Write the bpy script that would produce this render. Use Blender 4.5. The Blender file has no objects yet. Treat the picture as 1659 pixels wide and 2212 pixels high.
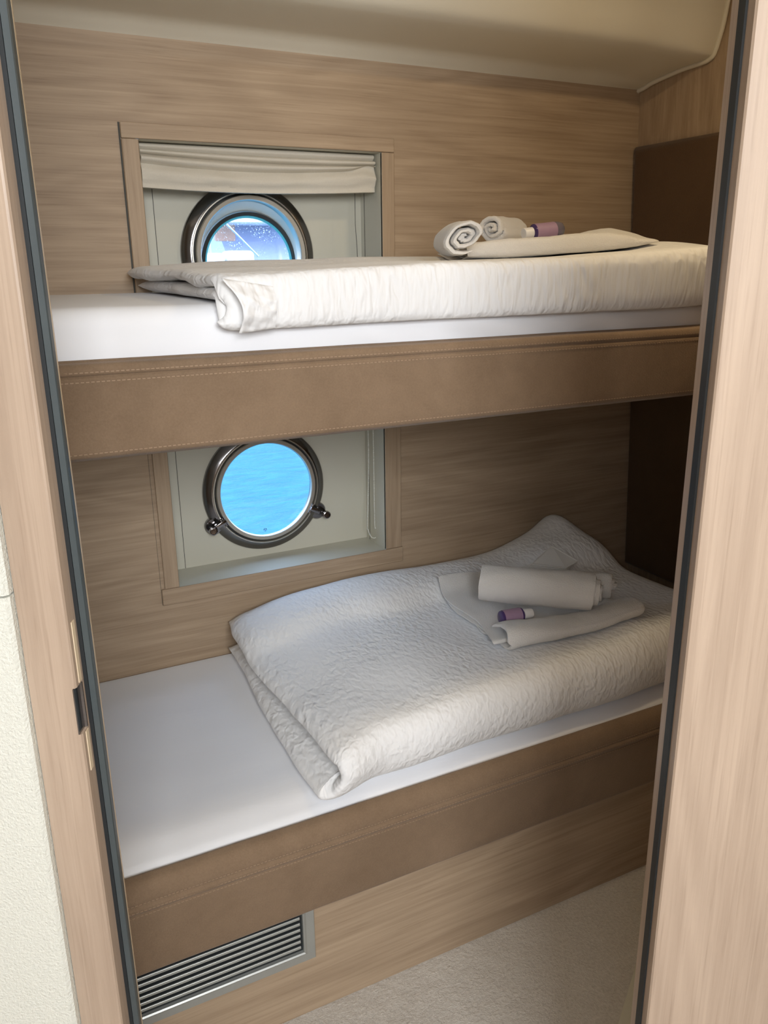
import bpy, bmesh, math, random
from mathutils import Vector, Matrix, noise
random.seed(7)
PI = math.pi
ZC = 1.385                     # camera height above the cabin floor; shapes are laid out about the eye height
scene = bpy.context.scene
C = scene.collection
def lerp(a, b, t): return a + (b - a) * t
def clamp(x, a=0.0, b=1.0): return max(a, min(b, x))
def sstep(a, b, x):
    t = clamp((x - a) / (b - a)); return t * t * (3 - 2 * t)
def nz(x, y, z, o=3): return noise.fractal(Vector((x, y, z)), 1.0, 2.0, o)
def n1(x, y, z): return noise.noise(Vector((x, y, z)))

# ------------------------------------------------------------------ materials
def newmat(name):
    m = bpy.data.materials.new(name); m.use_nodes = True
    nt = m.node_tree; nt.nodes.clear()
    out = nt.nodes.new('ShaderNodeOutputMaterial'); b = nt.nodes.new('ShaderNodeBsdfPrincipled')
    nt.links.new(b.outputs[0], out.inputs[0])
    return m, nt, b
def N(nt, typ, **kw):
    n = nt.nodes.new(typ)
    for k, v in kw.items():
        if k.startswith('i_'):
            key = k[2:].replace('_', ' ')
            n.inputs[key].default_value = v
        else: setattr(n, k, v)
    return n
def coords(nt, scale=(1, 1, 1), rot=(0, 0, 0), which='Object'):
    tc = N(nt, 'ShaderNodeTexCoord'); mp = N(nt, 'ShaderNodeMapping')
    mp.inputs['Scale'].default_value = scale; mp.inputs['Rotation'].default_value = rot
    nt.links.new(tc.outputs[which], mp.inputs[0]); return mp.outputs[0]
def noise_tex(nt, vec, scale, detail=4, rough=.55, dist=0):
    n = N(nt, 'ShaderNodeTexNoise'); n.inputs['Scale'].default_value = scale; n.inputs['Detail'].default_value = detail
    n.inputs['Roughness'].default_value = rough; n.inputs['Distortion'].default_value = dist
    nt.links.new(vec, n.inputs['Vector']); return n.outputs['Fac']
def ramp(nt, fac, stops):
    r = N(nt, 'ShaderNodeValToRGB'); e = r.color_ramp.elements
    while len(e) < len(stops): e.new(.5)
    for el, (p, c) in zip(e, stops):
        el.position = p; el.color = (c, c, c, 1) if not isinstance(c, (tuple, list)) else (*c, 1)
    nt.links.new(fac, r.inputs[0]); return r.outputs[0]
def mth(nt, op, a, b=None):
    m = N(nt, 'ShaderNodeMath', operation=op)
    for i, v in enumerate((a, b)):
        if v is None: continue
        if isinstance(v, (int, float)): m.inputs[i].default_value = v
        else: nt.links.new(v, m.inputs[i])
    return m.outputs[0]
def mixc(nt, fac, a, b, mode='MIX'):
    m = N(nt, 'ShaderNodeMix', data_type='RGBA', blend_type=mode)
    for sock, v in ((m.inputs[0], fac), (m.inputs[6], a), (m.inputs[7], b)):
        if isinstance(v, (int, float)): sock.default_value = v
        elif isinstance(v, (tuple, list)): sock.default_value = (*v, 1)
        else: nt.links.new(v, sock)
    return m.outputs[2]
def bump(nt, b, height, strength, dist=.01):
    n = N(nt, 'ShaderNodeBump'); n.inputs['Strength'].default_value = strength; n.inputs['Distance'].default_value = dist
    nt.links.new(height, n.inputs['Height']); nt.links.new(n.outputs[0], b.inputs['Normal'])

def wood(name, axis, light, dark, rough=.5):
    m, nt, b = newmat(name)
    def sc(along, across): s = [across] * 3; s[axis] = along; return tuple(s)
    warp = N(nt, 'ShaderNodeTexNoise'); warp.inputs['Scale'].default_value = 1.0; warp.inputs['Detail'].default_value = 2
    nt.links.new(coords(nt, sc(1.6, 4.0)), warp.inputs['Vector'])
    # figure: ring lines where a slow noise crosses steps (cathedral grain)
    slow = noise_tex(nt, coords(nt, sc(.75, 5.5)), 1.0, 2, .45, .4)
    rings = mth(nt, 'SINE', mth(nt, 'MULTIPLY', slow, 70.0))
    rings = mth(nt, 'MULTIPLY_ADD', rings, .5); rings.node.inputs[2].default_value = .5
    streak = noise_tex(nt, coords(nt, sc(1.9, 85.0)), 1.0, 6, .62, .8)
    pores = noise_tex(nt, coords(nt, sc(8.0, 380.0)), 1.0, 3, .6, .2)
    broad = noise_tex(nt, coords(nt, sc(.7, 12.0)), 1.0, 3, .5)
    f = mth(nt, 'ADD', mth(nt, 'MULTIPLY', ramp(nt, streak, [(.34, 0.0), (.66, 1.0)]), .38),
            mth(nt, 'MULTIPLY', rings, .17))
    f = mth(nt, 'ADD', f, mth(nt, 'MULTIPLY', ramp(nt, broad, [(.35, 0.0), (.65, 1.0)]), .16))
    f = mth(nt, 'ADD', f, mth(nt, 'MULTIPLY', ramp(nt, pores, [(.54, 0.0), (.72, 1.0)]), .30))
    col = mixc(nt, f, light, dark)
    nt.links.new(col, b.inputs['Base Color']); b.inputs['Roughness'].default_value = rough
    b.inputs['Specular IOR Level'].default_value = .35
    bump(nt, b, pores, .12, .0006)
    return m
W_L, W_D = (.475, .360, .248), (.245, .168, .106)
M_wood_h = wood('oak_horizontal', 0, W_L, W_D)
M_wood_v = wood('oak_vertical', 2, W_L, W_D)
M_wood_jamb = wood('oak_jamb', 2, (.455, .352, .268), (.275, .200, .145), .42)

def suede(name, a, b_, scale=1.0):
    m, nt, b = newmat(name)
    v = coords(nt)
    big = noise_tex(nt, v, 5.0 * scale, 5, .6, .5); grain = noise_tex(nt, v, 330.0, 3, .6); mid = noise_tex(nt, v, 40.0, 4, .6)
    f = mth(nt, 'ADD', mth(nt, 'MULTIPLY', ramp(nt, big, [(.3, 0.), (.7, 1.)]), .55), mth(nt, 'MULTIPLY', mid, .35))
    f = mth(nt, 'ADD', f, mth(nt, 'MULTIPLY', ramp(nt, grain, [(.35, 0.), (.7, 1.)]), .22))
    nt.links.new(mixc(nt, f, a, b_), b.inputs['Base Color'])
    b.inputs['Roughness'].default_value = .82; b.inputs['Specular IOR Level'].default_value = .25
    b.inputs['Sheen Weight'].default_value = .15
    vor = N(nt, 'ShaderNodeTexVoronoi'); vor.inputs['Scale'].default_value = 420.0; nt.links.new(v, vor.inputs['Vector'])
    bump(nt, b, vor.outputs['Distance'], .28, .0012)
    return m
M_suede = suede('tan_suede', (.275, .190, .122), (.170, .112, .068))
M_suede_dk = suede('dark_brown_suede', (.125, .072, .036), (.085, .046, .022))

def plain(name, col, rough=.5, metal=0., spec=.5, nscale=0, namp=0., bscale=0, bstr=0., bdist=.001, **kw):
    m, nt, b = newmat(name)
    b.inputs['Base Color'].default_value = (*col, 1); b.inputs['Roughness'].default_value = rough
    b.inputs['Metallic'].default_value = metal; b.inputs['Specular IOR Level'].default_value = spec
    v = coords(nt)
    if nscale:
        f = noise_tex(nt, v, nscale, 4, .6)
        nt.links.new(mixc(nt, f, tuple(c * (1 - namp) for c in col), tuple(min(1, c * (1 + namp)) for c in col)), b.inputs['Base Color'])
    if bscale: bump(nt, b, noise_tex(nt, v, bscale, 4, .6), bstr, bdist)
    for k, x in kw.items(): b.inputs[k.replace('_', ' ')].default_value = x
    return m
M_cream = plain('cream_vinyl', (.70, .655, .545), .62, spec=.3, nscale=3, namp=.03, bscale=240, bstr=.15)
M_liner = plain('pale_gelcoat', (.555, .540, .455), .35, nscale=2, namp=.02)
M_hallpanel = plain('woven_cream_panel', (.66, .665, .60), .8, bscale=330, bstr=.8, bdist=.0025, nscale=200, namp=.07)
M_rubber = plain('black_rubber', (.014, .017, .019), .55, spec=.4)
M_rubber_face = plain('grey_rubber', (.055, .068, .072), .42, spec=.5, nscale=20, namp=.15)
M_edge = plain('pale_edge_banding', (.66, .54, .38), .45)
M_steel = plain('polished_steel', (.27, .26, .265), .16, metal=1.0)
M_satin = plain('satin_steel', (.62, .60, .54), .32, metal=.85)
M_alu = plain('brushed_aluminium', (.46, .475, .455), .42, metal=.6, nscale=60, namp=.05)
M_tube = plain('pale_teal_plastic', (.78, .78, .70), .35)
M_cyan = plain('cyan_glass_edge', (.10, .55, .75), .3)
M_thread = plain('tan_thread', (.33, .23, .15), .8)
M_blind = plain('linen_blind', (.60, .56, .48), .9, bscale=420, bstr=.35, nscale=300, namp=.06)
M_bead = plain('white_plastic', (.72, .72, .66), .35)
M_line = plain('dark_cord', (.06, .06, .05), .7)
M_capw = plain('white_cap', (.82, .80, .78), .4)
M_paper = plain('white_paper', (.84, .83, .80), .75)
M_label = plain('lilac_label', (.36, .235, .34), .5, nscale=70, namp=.08)
M_mark = plain('etched_mark', (.01, .05, .13), .6)

def purple():
    m, nt, b = newmat('purple_translucent_plastic')
    b.inputs['Base Color'].default_value = (.11, .06, .22, 1); b.inputs['Roughness'].default_value = .12
    b.inputs['Transmission Weight'].default_value = .35; b.inputs['IOR'].default_value = 1.45
    return m
M_purple = purple()
def clearplastic():
    m, nt, b = newmat('clear_plastic')
    b.inputs['Base Color'].default_value = (.80, .78, .76, 1); b.inputs['Roughness'].default_value = .05
    b.inputs['Transmission Weight'].default_value = .85; b.inputs['IOR'].default_value = 1.3
    return m
M_clear = clearplastic()

def cotton(name, col, pucker, fine=.25):
    """white bed cotton; seersucker puckers follow the cloth's own u/v"""
    m, nt, b = newmat(name)
    b.inputs['Base Color'].default_value = (*col, 1); b.inputs['Roughness'].default_value = .85
    b.inputs['Specular IOR Level'].default_value = .2; b.inputs['Sheen Weight'].default_value = .12
    v = coords(nt, which='UV') if pucker else coords(nt)
    if pucker:
        vs = coords(nt, (88.0, 52.0, 1.0), which='UV')
        p = noise_tex(nt, vs, 1.0, 1, .5, .3)
        p = ramp(nt, p, [(.30, 0.), (.74, 1.)])
        mask = ramp(nt, noise_tex(nt, coords(nt, (5, 7, 1), which='UV'), 1.0, 3, .5), [(.34, .35), (.62, 1.)])
        h = mth(nt, 'MULTIPLY', p, mask)
        wr = noise_tex(nt, coords(nt, (22, 10, 1), which='UV'), 1.0, 5, .6, 1.2)
        h = mth(nt, 'ADD', h, mth(nt, 'MULTIPLY', wr, .30))
        bump(nt, b, h, pucker, .006)
    else:
        wr = noise_tex(nt, coords(nt, (3, 14, 6)), 1.0, 5, .55, .8)
        bump(nt, b, wr, fine, .012)
    return m
M_duvet = cotton('seersucker_cotton', (.83, .832, .835), .46)
M_sheet = cotton('sheet_cotton', (.81, .82, .85), 0, .12)
def terry():
    m, nt, b = newmat('terry_cotton')
    b.inputs['Base Color'].default_value = (.84, .82, .79, 1); b.inputs['Roughness'].default_value = .95
    b.inputs['Specular IOR Level'].default_value = .1; b.inputs['Sheen Weight'].default_value = .3
    v = coords(nt); h = noise_tex(nt, v, 420, 3, .7)
    bump(nt, b, h, .75, .0035); return m
M_terry = terry()
def carpet():
    m, nt, b = newmat('greige_carpet')
    v = coords(nt); a = noise_tex(nt, v, 160, 5, .75); g = noise_tex(nt, v, 30, 4, .6); s = noise_tex(nt, v, 3.0, 3, .5)
    f = mth(nt, 'ADD', mth(nt, 'MULTIPLY', ramp(nt, a, [(.3, 0.), (.7, 1.)]), .6), mth(nt, 'MULTIPLY', g, .4))
    nt.links.new(mixc(nt, f, (.50, .465, .42), (.82, .78, .72)), b.inputs['Base Color'])
    b.inputs['Roughness'].default_value = 1.0; b.inputs['Specular IOR Level'].default_value = .05
    h = mth(nt, 'ADD', a, mth(nt, 'MULTIPLY', g, 1.5)); bump(nt, b, h, .9, .006); return m
M_carpet = carpet()

def glass(name, drops, tint=(1, 1, 1)):
    m = bpy.data.materials.new(name); m.use_nodes = True; nt = m.node_tree; nt.nodes.clear()
    out = N(nt, 'ShaderNodeOutputMaterial'); tr = N(nt, 'ShaderNodeBsdfTransparent'); gl = N(nt, 'ShaderNodeBsdfGlossy')
    tr.inputs[0].default_value = (*tint, 1); gl.inputs['Roughness'].default_value = .02
    mx = N(nt, 'ShaderNodeMixShader'); mx.inputs[0].default_value = .05
    nt.links.new(tr.outputs[0], mx.inputs[1]); nt.links.new(gl.outputs[0], mx.inputs[2])
    last = mx.outputs[0]
    if drops:      # dried spray spots on the outer face
        v = coords(nt)
        def spots(sc, r):
            vo = N(nt, 'ShaderNodeTexVoronoi'); vo.inputs['Scale'].default_value = sc; nt.links.new(v, vo.inputs['Vector'])
            sep = N(nt, 'ShaderNodeSeparateColor'); nt.links.new(vo.outputs['Color'], sep.inputs[0])
            return mth(nt, 'LESS_THAN', vo.outputs['Distance'], mth(nt, 'MULTIPLY', sep.outputs[0], r))
        f = mth(nt, 'MAXIMUM', spots(170, .26), spots(330, .26))
        msk = ramp(nt, noise_tex(nt, v, 14, 2), [(.40, 0.), (.60, .75)])
        tl = N(nt, 'ShaderNodeBsdfTranslucent'); tl.inputs[0].default_value = (.9, .95, 1, 1)
        m2 = N(nt, 'ShaderNodeMixShader'); nt.links.new(mth(nt, 'MULTIPLY', f, msk), m2.inputs[0])
        nt.links.new(last, m2.inputs[1]); nt.links.new(tl.outputs[0], m2.inputs[2]); last = m2.outputs[0]
    nt.links.new(last, out.inputs[0]); return m
M_glass_drops = glass('sprayed_glass', True)
M_glass = glass('clear_glass', False, (.95, .98, 1))
def sea_mat():
    m, nt, b = newmat('turquoise_sea')
    v = coords(nt, (1, 2.4, 1)); w1 = noise_tex(nt, v, 3.2, 5, .6, .5); w2 = noise_tex(nt, v, 14, 3, .6)
    f = mth(nt, 'ADD', mth(nt, 'MULTIPLY', w1, .7), mth(nt, 'MULTIPLY', w2, .3))
    nt.links.new(mixc(nt, ramp(nt, f, [(.36, 0.), (.64, 1.)]), (.003, .105, .185), (.010, .160, .235)), b.inputs['Base Color'])
    b.inputs['Roughness'].default_value = .3; b.inputs['Specular IOR Level'].default_value = .15
    bump(nt, b, f, .5, .08); return m
M_sea = sea_mat()
M_gel = plain('white_gelcoat', (.80, .82, .86), .3)
M_bwin = plain('tinted_boat_window', (.22, .25, .38), .2)
M_shadecab = plain('shaded_boat_cabin', (.50, .53, .68), .6)  # lavender colour carries the shade under the yacht's hardtop
M_teak = plain('boat_teak', (.50, .30, .22), .6, nscale=6, namp=.2)
M_deck = plain('pale_blue_deck', (.45, .66, .85), .5)

# ------------------------------------------------------------------ mesh helpers
def bm_new(): return bmesh.new()
def add_box(bm, x0, x1, y0, y1, z0, z1, bev=0, seg=2):
    r = bmesh.ops.create_cube(bm, size=1)
    for v in r['verts']:
        v.co = Vector((lerp(x0, x1, v.co.x + .5), lerp(y0, y1, v.co.y + .5), lerp(z0, z1, v.co.z + .5)))
    if bev:
        es = list({e for v in r['verts'] for e in v.link_edges})
        bmesh.ops.bevel(bm, geom=es, offset=bev, segments=seg, affect='EDGES', profile=.5)
def add_prism_x(bm, prof, x0, x1):
    """closed (y,z) profile swept along x"""
    a = [bm.verts.new((x0, y, z)) for y, z in prof]; b = [bm.verts.new((x1, y, z)) for y, z in prof]
    n = len(prof)
    for i in range(n): bm.faces.new((a[i], a[(i + 1) % n], b[(i + 1) % n], b[i]))
    bm.faces.new(a[::-1]); bm.faces.new(b)
def add_poly_prism(bm, pts, z0, z1):
    """closed (x,y) outline raised from z0 to z1"""
    a = [bm.verts.new((x, y, z0)) for x, y in pts]; b = [bm.verts.new((x, y, z1)) for x, y in pts]
    n = len(pts)
    for i in range(n): bm.faces.new((a[i], a[(i + 1) % n], b[(i + 1) % n], b[i]))
    bm.faces.new(a[::-1]); bm.faces.new(b)
def add_lathe_y(bm, prof, cx, cz, seg=96, closed=True):
    """ring: (r, y) profile turned about the axis (cx, *, cz) parallel to y"""
    rings = []
    for k in range(seg):
        a = 2 * PI * k / seg
        rings.append([bm.verts.new((cx + r * math.cos(a), y, cz + r * math.sin(a))) for r, y in prof])
    n = len(prof)
    for k in range(seg):
        A, B = rings[k], rings[(k + 1) % seg]
        for i in range(n if closed else n - 1): bm.faces.new((A[i], A[(i + 1) % n], B[(i + 1) % n], B[i]))
def add_lathe(bm, prof, p, axis, seg=40):
    """solid of revolution: (r, t) along axis from p; r=0 ends are closed"""
    axis = Vector(axis).normalized(); q = axis.to_track_quat('Z', 'Y').to_matrix(); p = Vector(p)
    prev = None
    for r, t in prof:
        if r <= 1e-7: cur = [bm.verts.new(p + axis * t)]
        else: cur = [bm.verts.new(p + axis * t + q @ Vector((r * math.cos(2 * PI * k / seg), r * math.sin(2 * PI * k / seg), 0))) for k in range(seg)]
        if prev:
            for k in range(seg):
                k2 = (k + 1) % seg
                if len(prev) == 1 and len(cur) > 1: bm.faces.new((prev[0], cur[k], cur[k2]))
                elif len(cur) == 1 and len(prev) > 1: bm.faces.new((prev[k], prev[k2], cur[0]))
                elif len(cur) > 1: bm.faces.new((prev[k], prev[k2], cur[k2], cur[k]))
        prev = cur
def add_tube(bm, pts, r, seg=8, cap=True):
    pts = [Vector(p) for p in pts]; rings = []
    for i, p in enumerate(pts):
        d = (pts[min(i + 1, len(pts) - 1)] - pts[max(i - 1, 0)]).normalized()
        q = d.to_track_quat('Z', 'Y').to_matrix(); rr = r(i / (len(pts) - 1)) if callable(r) else r
        rings.append([bm.verts.new(p + q @ Vector((rr * math.cos(2 * PI * k / seg), rr * math.sin(2 * PI * k / seg), 0))) for k in range(seg)])
    for A, B in zip(rings, rings[1:]):
        for k in range(seg): bm.faces.new((A[k], A[(k + 1) % seg], B[(k + 1) % seg], B[k]))
    if cap: bm.faces.new(rings[0][::-1]); bm.faces.new(rings[-1])
def wpos(o):
    p = Vector((0, 0, 0))
    while o: p = p + o.location; o = o.parent
    return p
def obj(name, bm, mat, parent=None, smooth=True, recalc=True, sharp=40, loc=None):
    if recalc: bmesh.ops.recalc_face_normals(bm, faces=bm.faces[:])
    for v in bm.verts: v.co.z += ZC
    if parent is not None: org = wpos(parent)
    elif loc is not None: org = Vector(loc) + Vector((0, 0, ZC))
    else:
        xs = [v.co for v in bm.verts]
        org = Vector(((min(c.x for c in xs) + max(c.x for c in xs)) / 2, (min(c.y for c in xs) + max(c.y for c in xs)) / 2, min(c.z for c in xs)))
    for v in bm.verts: v.co -= org
    me = bpy.data.meshes.new(name); bm.to_mesh(me); bm.free()
    o = bpy.data.objects.new(name, me); C.objects.link(o); me.materials.append(mat)
    if smooth:
        me.shade_smooth()
        if sharp: me.set_sharp_from_angle(angle=math.radians(sharp))
    if parent is not None: o.parent = parent
    else: o.location = org
    return o
def thing(name, label, cat, loc, group=None):
    o = bpy.data.objects.new(name, None); C.objects.link(o); o.empty_display_size = .05
    o.location = Vector(loc) + Vector((0, 0, ZC)); o['label'] = label; o['category'] = cat
    if group: o['group'] = group
    return o
def tag(o, label, cat, group=None):
    o['label'] = label; o['category'] = cat
    if group: o['group'] = group
    return o
def struct(o, label=None, cat=None):
    o['kind'] = 'structure'
    if label: o['label'] = label; o['category'] = cat
    return o
def sroot(name, loc, label, cat):
    return struct(thing(name, label, cat, loc))

# ------------------------------------------------------------------ camera
YAW, FPX = .465358649, 1745.66356
Rr = Vector((0.89198485, -0.45191233, -0.01175912)); Ru = Vector((0.14180523, 0.25500677, 0.95648462)); Rf = Vector((0.42924854, 0.85483729, -0.29154571))
cam = bpy.data.cameras.new('camera'); cam.sensor_fit = 'VERTICAL'; cam.sensor_height = 36; cam.lens = FPX / 2212 * 36; cam.clip_start = .01
co = bpy.data.objects.new('camera', cam); C.objects.link(co); scene.camera = co
co.matrix_world = Matrix(((Rr.x, Ru.x, -Rf.x, 0), (Rr.y, Ru.y, -Rf.y, 0), (Rr.z, Ru.z, -Rf.z, ZC), (0, 0, 0, 1)))
FW = Vector((math.sin(YAW), math.cos(YAW), 0)); RT = Vector((math.cos(YAW), -math.sin(YAW), 0))
def D(u, d):                                   # doorway plan coordinates: u to the right, d ahead of the threshold's normal
    v = RT * u + FW * d; return (v.x, v.y)

FLOOR = -ZC
YW = 1.85                                      # face of the hull-side wood panelling
def xend(z): return 1.745 - .055 * z           # end wall leans out a little towards the floor

# ------------------------------------------------------------------ shell
WX0, WX1 = .371, .930                          # window openings
UZ0, UZ1 = -.175, .255
LZ0, LZ1 = -.735, -.305
bm = bm_new()
XL, XR = -.32, 1.86
G_ = .004
for a in ((XL, WX0 - G_, FLOOR, .62), (WX1 + G_, XR, FLOOR, .62), (WX0 - G_, WX1 + G_, FLOOR, LZ0 - G_), (WX0 - G_, WX1 + G_, LZ1 + G_, UZ0 - G_), (WX0 - G_, WX1 + G_, UZ1 + G_, .62)):
    add_box(bm, a[0], a[1], YW, YW + .02, a[2], a[3])
struct(obj('wall_back', bm, M_wood_h, smooth=False, loc=(.6, YW, FLOOR)), 'oak veneer wall panelling with horizontal grain behind both bunks', 'wall')

bm = bm_new()
zs = [FLOOR, -.255, -.2551, .8]
prof = [(xend(FLOOR) + .02, FLOOR), (xend(-.255) + .02, -.255), (xend(-.255), -.2551), (xend(.8), .8)]
a = [bm.verts.new((x, -.5, z)) for x, z in prof]; b = [bm.verts.new((x, YW, z)) for x, z in prof]
a2 = [bm.verts.new((2.0, -.5, z)) for x, z in (prof[0], prof[-1])]; b2 = [bm.verts.new((2.0, YW, z)) for x, z in (prof[0], prof[-1])]
for i in range(3): bm.faces.new((a[i], a[i + 1], b[i + 1], b[i]))
bm.faces.new((a2[0], a2[1], b2[1], b2[0])); bm.faces.new((a[3], a2[1], b2[1], b[3])); bm.faces.new((a[0], a2[0], b2[0], b[0]))
struct(obj('wall_right', bm, M_wood_v, smooth=False), 'oak veneer end wall with vertical grain above the dark headboard', 'wall')
bm = bm_new(); add_box(bm, XL, XL + .03, .93, YW, FLOOR, .8)
struct(obj('wall_left', bm, M_wood_v, smooth=False), 'oak veneer end wall at the foot of the bunks', 'wall')
bm = bm_new(); add_box(bm, -2.2, 2.2, -1.9, YW + .02, FLOOR - .05, FLOOR)
struct(obj('floor', bm, M_carpet, smooth=False), 'greige short pile carpet in front of the lower bunk', 'floor')
# pale threshold plate on the carpet inside the doorway
bm = bm_new()
pts = [(1.135, 1.012), (.873, .832), (.70, .69), (.80, .50), (1.12, .60), (1.45, .95), (1.30, 1.115)]
pts = [(1.135, 1.012), (.873, .832), (.735, .735), (.90, .47), (1.40, .80)]
add_poly_prism(bm, pts, FLOOR, FLOOR + .006)
struct(obj('trim_3', bm, M_liner, smooth=False), 'pale cream sill plate on the carpet by the right door jamb', 'sill')

# ceiling with a cove along the hull side
PA = [(1.87, .43), (1.85, .447), (1.835, .457), (1.82, .466), (1.805, .4715), (1.785, .4745), (1.74, .478), (1.70, .4805), (1.66, .4835), (1.64, .487), (1.622, .495), (1.61, .51), (1.60, .535), (1.59, .59), (1.57, .66), (1.53, .70), (1.46, .72), (1.1, .728), (.6, .73), (.2, .73), (-.6, .73)]
PB = [(1.87, .435), (1.85, .447), (1.835, .45), (1.82, .453), (1.805, .457), (1.78, .461), (1.74, .466), (1.70, .470), (1.66, .472), (1.635, .473), (1.612, .476), (1.597, .484), (1.585, .51), (1.572, .55), (1.560, .61), (1.545, .68), (1.50, .71), (1.1, .726), (.6, .73), (.2, .73), (-.6, .73)]
def catmull(P, sub=5):
    out = []
    for i in range(len(P) - 1):
        p0, p1, p2, p3 = (Vector(P[max(0, i - 1)]), Vector(P[i]), Vector(P[i + 1]), Vector(P[min(len(P) - 1, i + 2)]))
        for k in range(sub):
            t = k / sub
            out.append(.5 * ((2 * p1) + (p2 - p0) * t + (2 * p0 - 5 * p1 + 4 * p2 - p3) * t * t + (3 * p1 - p0 - 3 * p2 + p3) * t ** 3))
    out.append(Vector(P[-1])); return out
CA, CB = catmull(PA), catmull(PB)
xs = [-.35 + i * .05 for i in range(36)] + [1.42 + i * .02 for i in range(17)]
bm = bm_new(); rows = []
for x in xs:
    w = sstep(1.52, 1.70, x)
    rows.append([bm.verts.new((x, lerp(a.x, b.x, w), lerp(a.y, b.y, w))) for a, b in zip(CA, CB)])
for A, B in zip(rows, rows[1:]):
    for i in range(len(A) - 1): bm.faces.new((A[i], A[i + 1], B[i + 1], B[i]))
ceil_o = struct(obj('ceiling', bm, M_cream, sharp=0), 'cream padded ceiling with a cove along the hull side', 'ceiling')
bm = bm_new(); add_tube(bm, [(xend(p.y) - .006, p.x, p.y - .004) for p in CB[5:70]], .0055, 10)
obj('piping', bm, M_cream, ceil_o)
bm = bm_new(); add_box(bm, -2.3, 2.3, -2.0, 2.12, .80, .9)  # unseen slab added to stop light leaking in at the wall tops
struct(obj('roof_light_block', bm, M_gel, smooth=False), 'unseen deck slab added above the cabin to keep light out', 'deck')

# door bulkhead: partition, jambs, corridor
d0, d1 = .72, .775
def plan_prism(bm, pts, z0, z1): add_poly_prism(bm, [D(*p) for p in pts], z0, z1)
TOPZ = .56
jl = sroot('trim_1', (*D(-.33, .74), FLOOR), 'left oak door jamb with black seal and latch slot', 'door jamb')
zl0, zl1 = -.452, -.400                       # latch slot
bm = bm_new()
def left_casing(z0, z1, cut):
    if cut: pts = [(-.3557, d0), (-.3126, d0), (-.3126, d0 + .016), (-.3095, d0 + .018), (-.3095, d1), (-.3557, d1)]
    else: pts = [(-.3557, d0), (-.3125, d0), (-.3105, d0 + .0008), (-.3092, d0 + .003), (-.3095, d1), (-.3557, d1)]
    plan_prism(bm, pts, z0, z1)
left_casing(FLOOR, zl0, False); left_casing(zl0, zl1, True); left_casing(zl1, TOPZ, False)
obj('casing', bm, M_wood_jamb, jl, smooth=False)
bm = bm_new()                                  # latch keep lining the slot
plan_prism(bm, [(-.3126, d0 - .0006), (-.3114, d0 - .0006), (-.3114, d0 + .0145), (-.3088, d0 + .0150), (-.3088, d0 + .0165), (-.3126, d0 + .0162)], zl0 + .0005, zl1 - .0005)
sp = obj('strike_plate', bm, M_steel, jl, smooth=False); sp['label'] = 'dark polished latch keep'
bm = bm_new()                                  # routed pale recess with rounded ends around the slot
for z0, z1 in ((-.50, zl0 - .002), (zl1 + .002, -.332)):
    plan_prism(bm, [(-.3094, d0 + .009), (-.3086, d0 + .0095), (-.3086, d0 + .0165), (-.3094, d0 + .017)], z0, z1)
o = obj('keep_plate', bm, M_edge, jl, smooth=False)
bm = bm_new(); plan_prism(bm, [(-.3094, .742), (-.3052, .742), (-.3052, .752), (-.3094, .752)], FLOOR, TOPZ)
sg = obj('door_seal', bm, M_rubber, jl, smooth=False); sg['label'] = 'black rubber seal'
bm = bm_new(); plan_prism(bm, [(-.3052, .7445), (-.3044, .7415), (-.2985, .7415), (-.2979, .7435), (-.2990, .752), (-.3052, .752)], FLOOR, TOPZ)
obj('seal_lip', bm, M_rubber_face, jl, smooth=False)
bm = bm_new(); plan_prism(bm, [(-.3094, .7521), (-.3010, .7521), (-.2999, .755), (-.3034, .766), (-.3094, .768)], FLOOR, TOPZ)
obj('edge_banding', bm, M_edge, jl, smooth=False)

jr = sroot('trim_2', (*D(.42, .74), FLOOR), 'broad right oak door jamb with thin black seal', 'door jamb')
bm = bm_new(); plan_prism(bm, [(.2964, d0 + .002), (.298, d0), (.62, d0), (.62, d1), (.2985, d1)], FLOOR, TOPZ)
obj('casing', bm, M_wood_jamb, jr, smooth=False)
bm = bm_new(); plan_prism(bm, [(.2952, .738), (.2984, .7362), (.2984, .752), (.2952, .752)], FLOOR, TOPZ)
sg = obj('door_seal', bm, M_rubber, jr, smooth=False); sg['label'] = 'black rubber seal'
bm = bm_new(); plan_prism(bm, [(.2984, .7521), (.2984, .766), (.2965, .770), (.3005, .772), (.3020, .7521)], FLOOR, TOPZ)
bm.free(); bm = bm_new()
plan_prism(bm, [(.2952, .7521), (.3100, .7521), (.3100, .773), (.3085, .773)], FLOOR, TOPZ)
obj('edge_banding', bm, M_edge, jr, smooth=False)
# cream upholstered wall outside the door, in two stacked panels
bm = bm_new()
for z0, z1 in ((FLOOR + .002, -.2965), (-.2945, .62)):
    plan_prism(bm, [(-1.3, d0 - .012), (-.360, d0 - .012), (-.3565, d0 - .008), (-.3565, d0 + .05), (-1.3, d0 + .05)], z0, z1)
struct(obj('wall_corridor_left', bm, M_hallpanel, smooth=False), 'cream woven wall panel outside the door beside the left jamb', 'wall')
bm = bm_new(); plan_prism(bm, [(.6205, d0), (1.75, d0), (1.75, d1), (.6205, d1)], FLOOR, .8)
struct(obj('wall_corridor_right', bm, M_wood_v, smooth=False), 'oak wall panel beyond the right door jamb', 'wall')
bm = bm_new(); plan_prism(bm, [(-.36, d0), (.6205, d0), (.6205, d1), (-.36, d1)], TOPZ, .8)
struct(obj('wall_front', bm, M_wood_jamb, smooth=False), 'oak header above the doorway', 'wall')
bm = bm_new()
plan_prism(bm, [(-1.35, -1.3), (-1.3, -1.3), (-1.3, .78), (-1.35, .78)], FLOOR, .8)
plan_prism(bm, [(1.75, -1.3), (1.8, -1.3), (1.8, .78), (1.75, .78)], FLOOR, .8)
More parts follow.
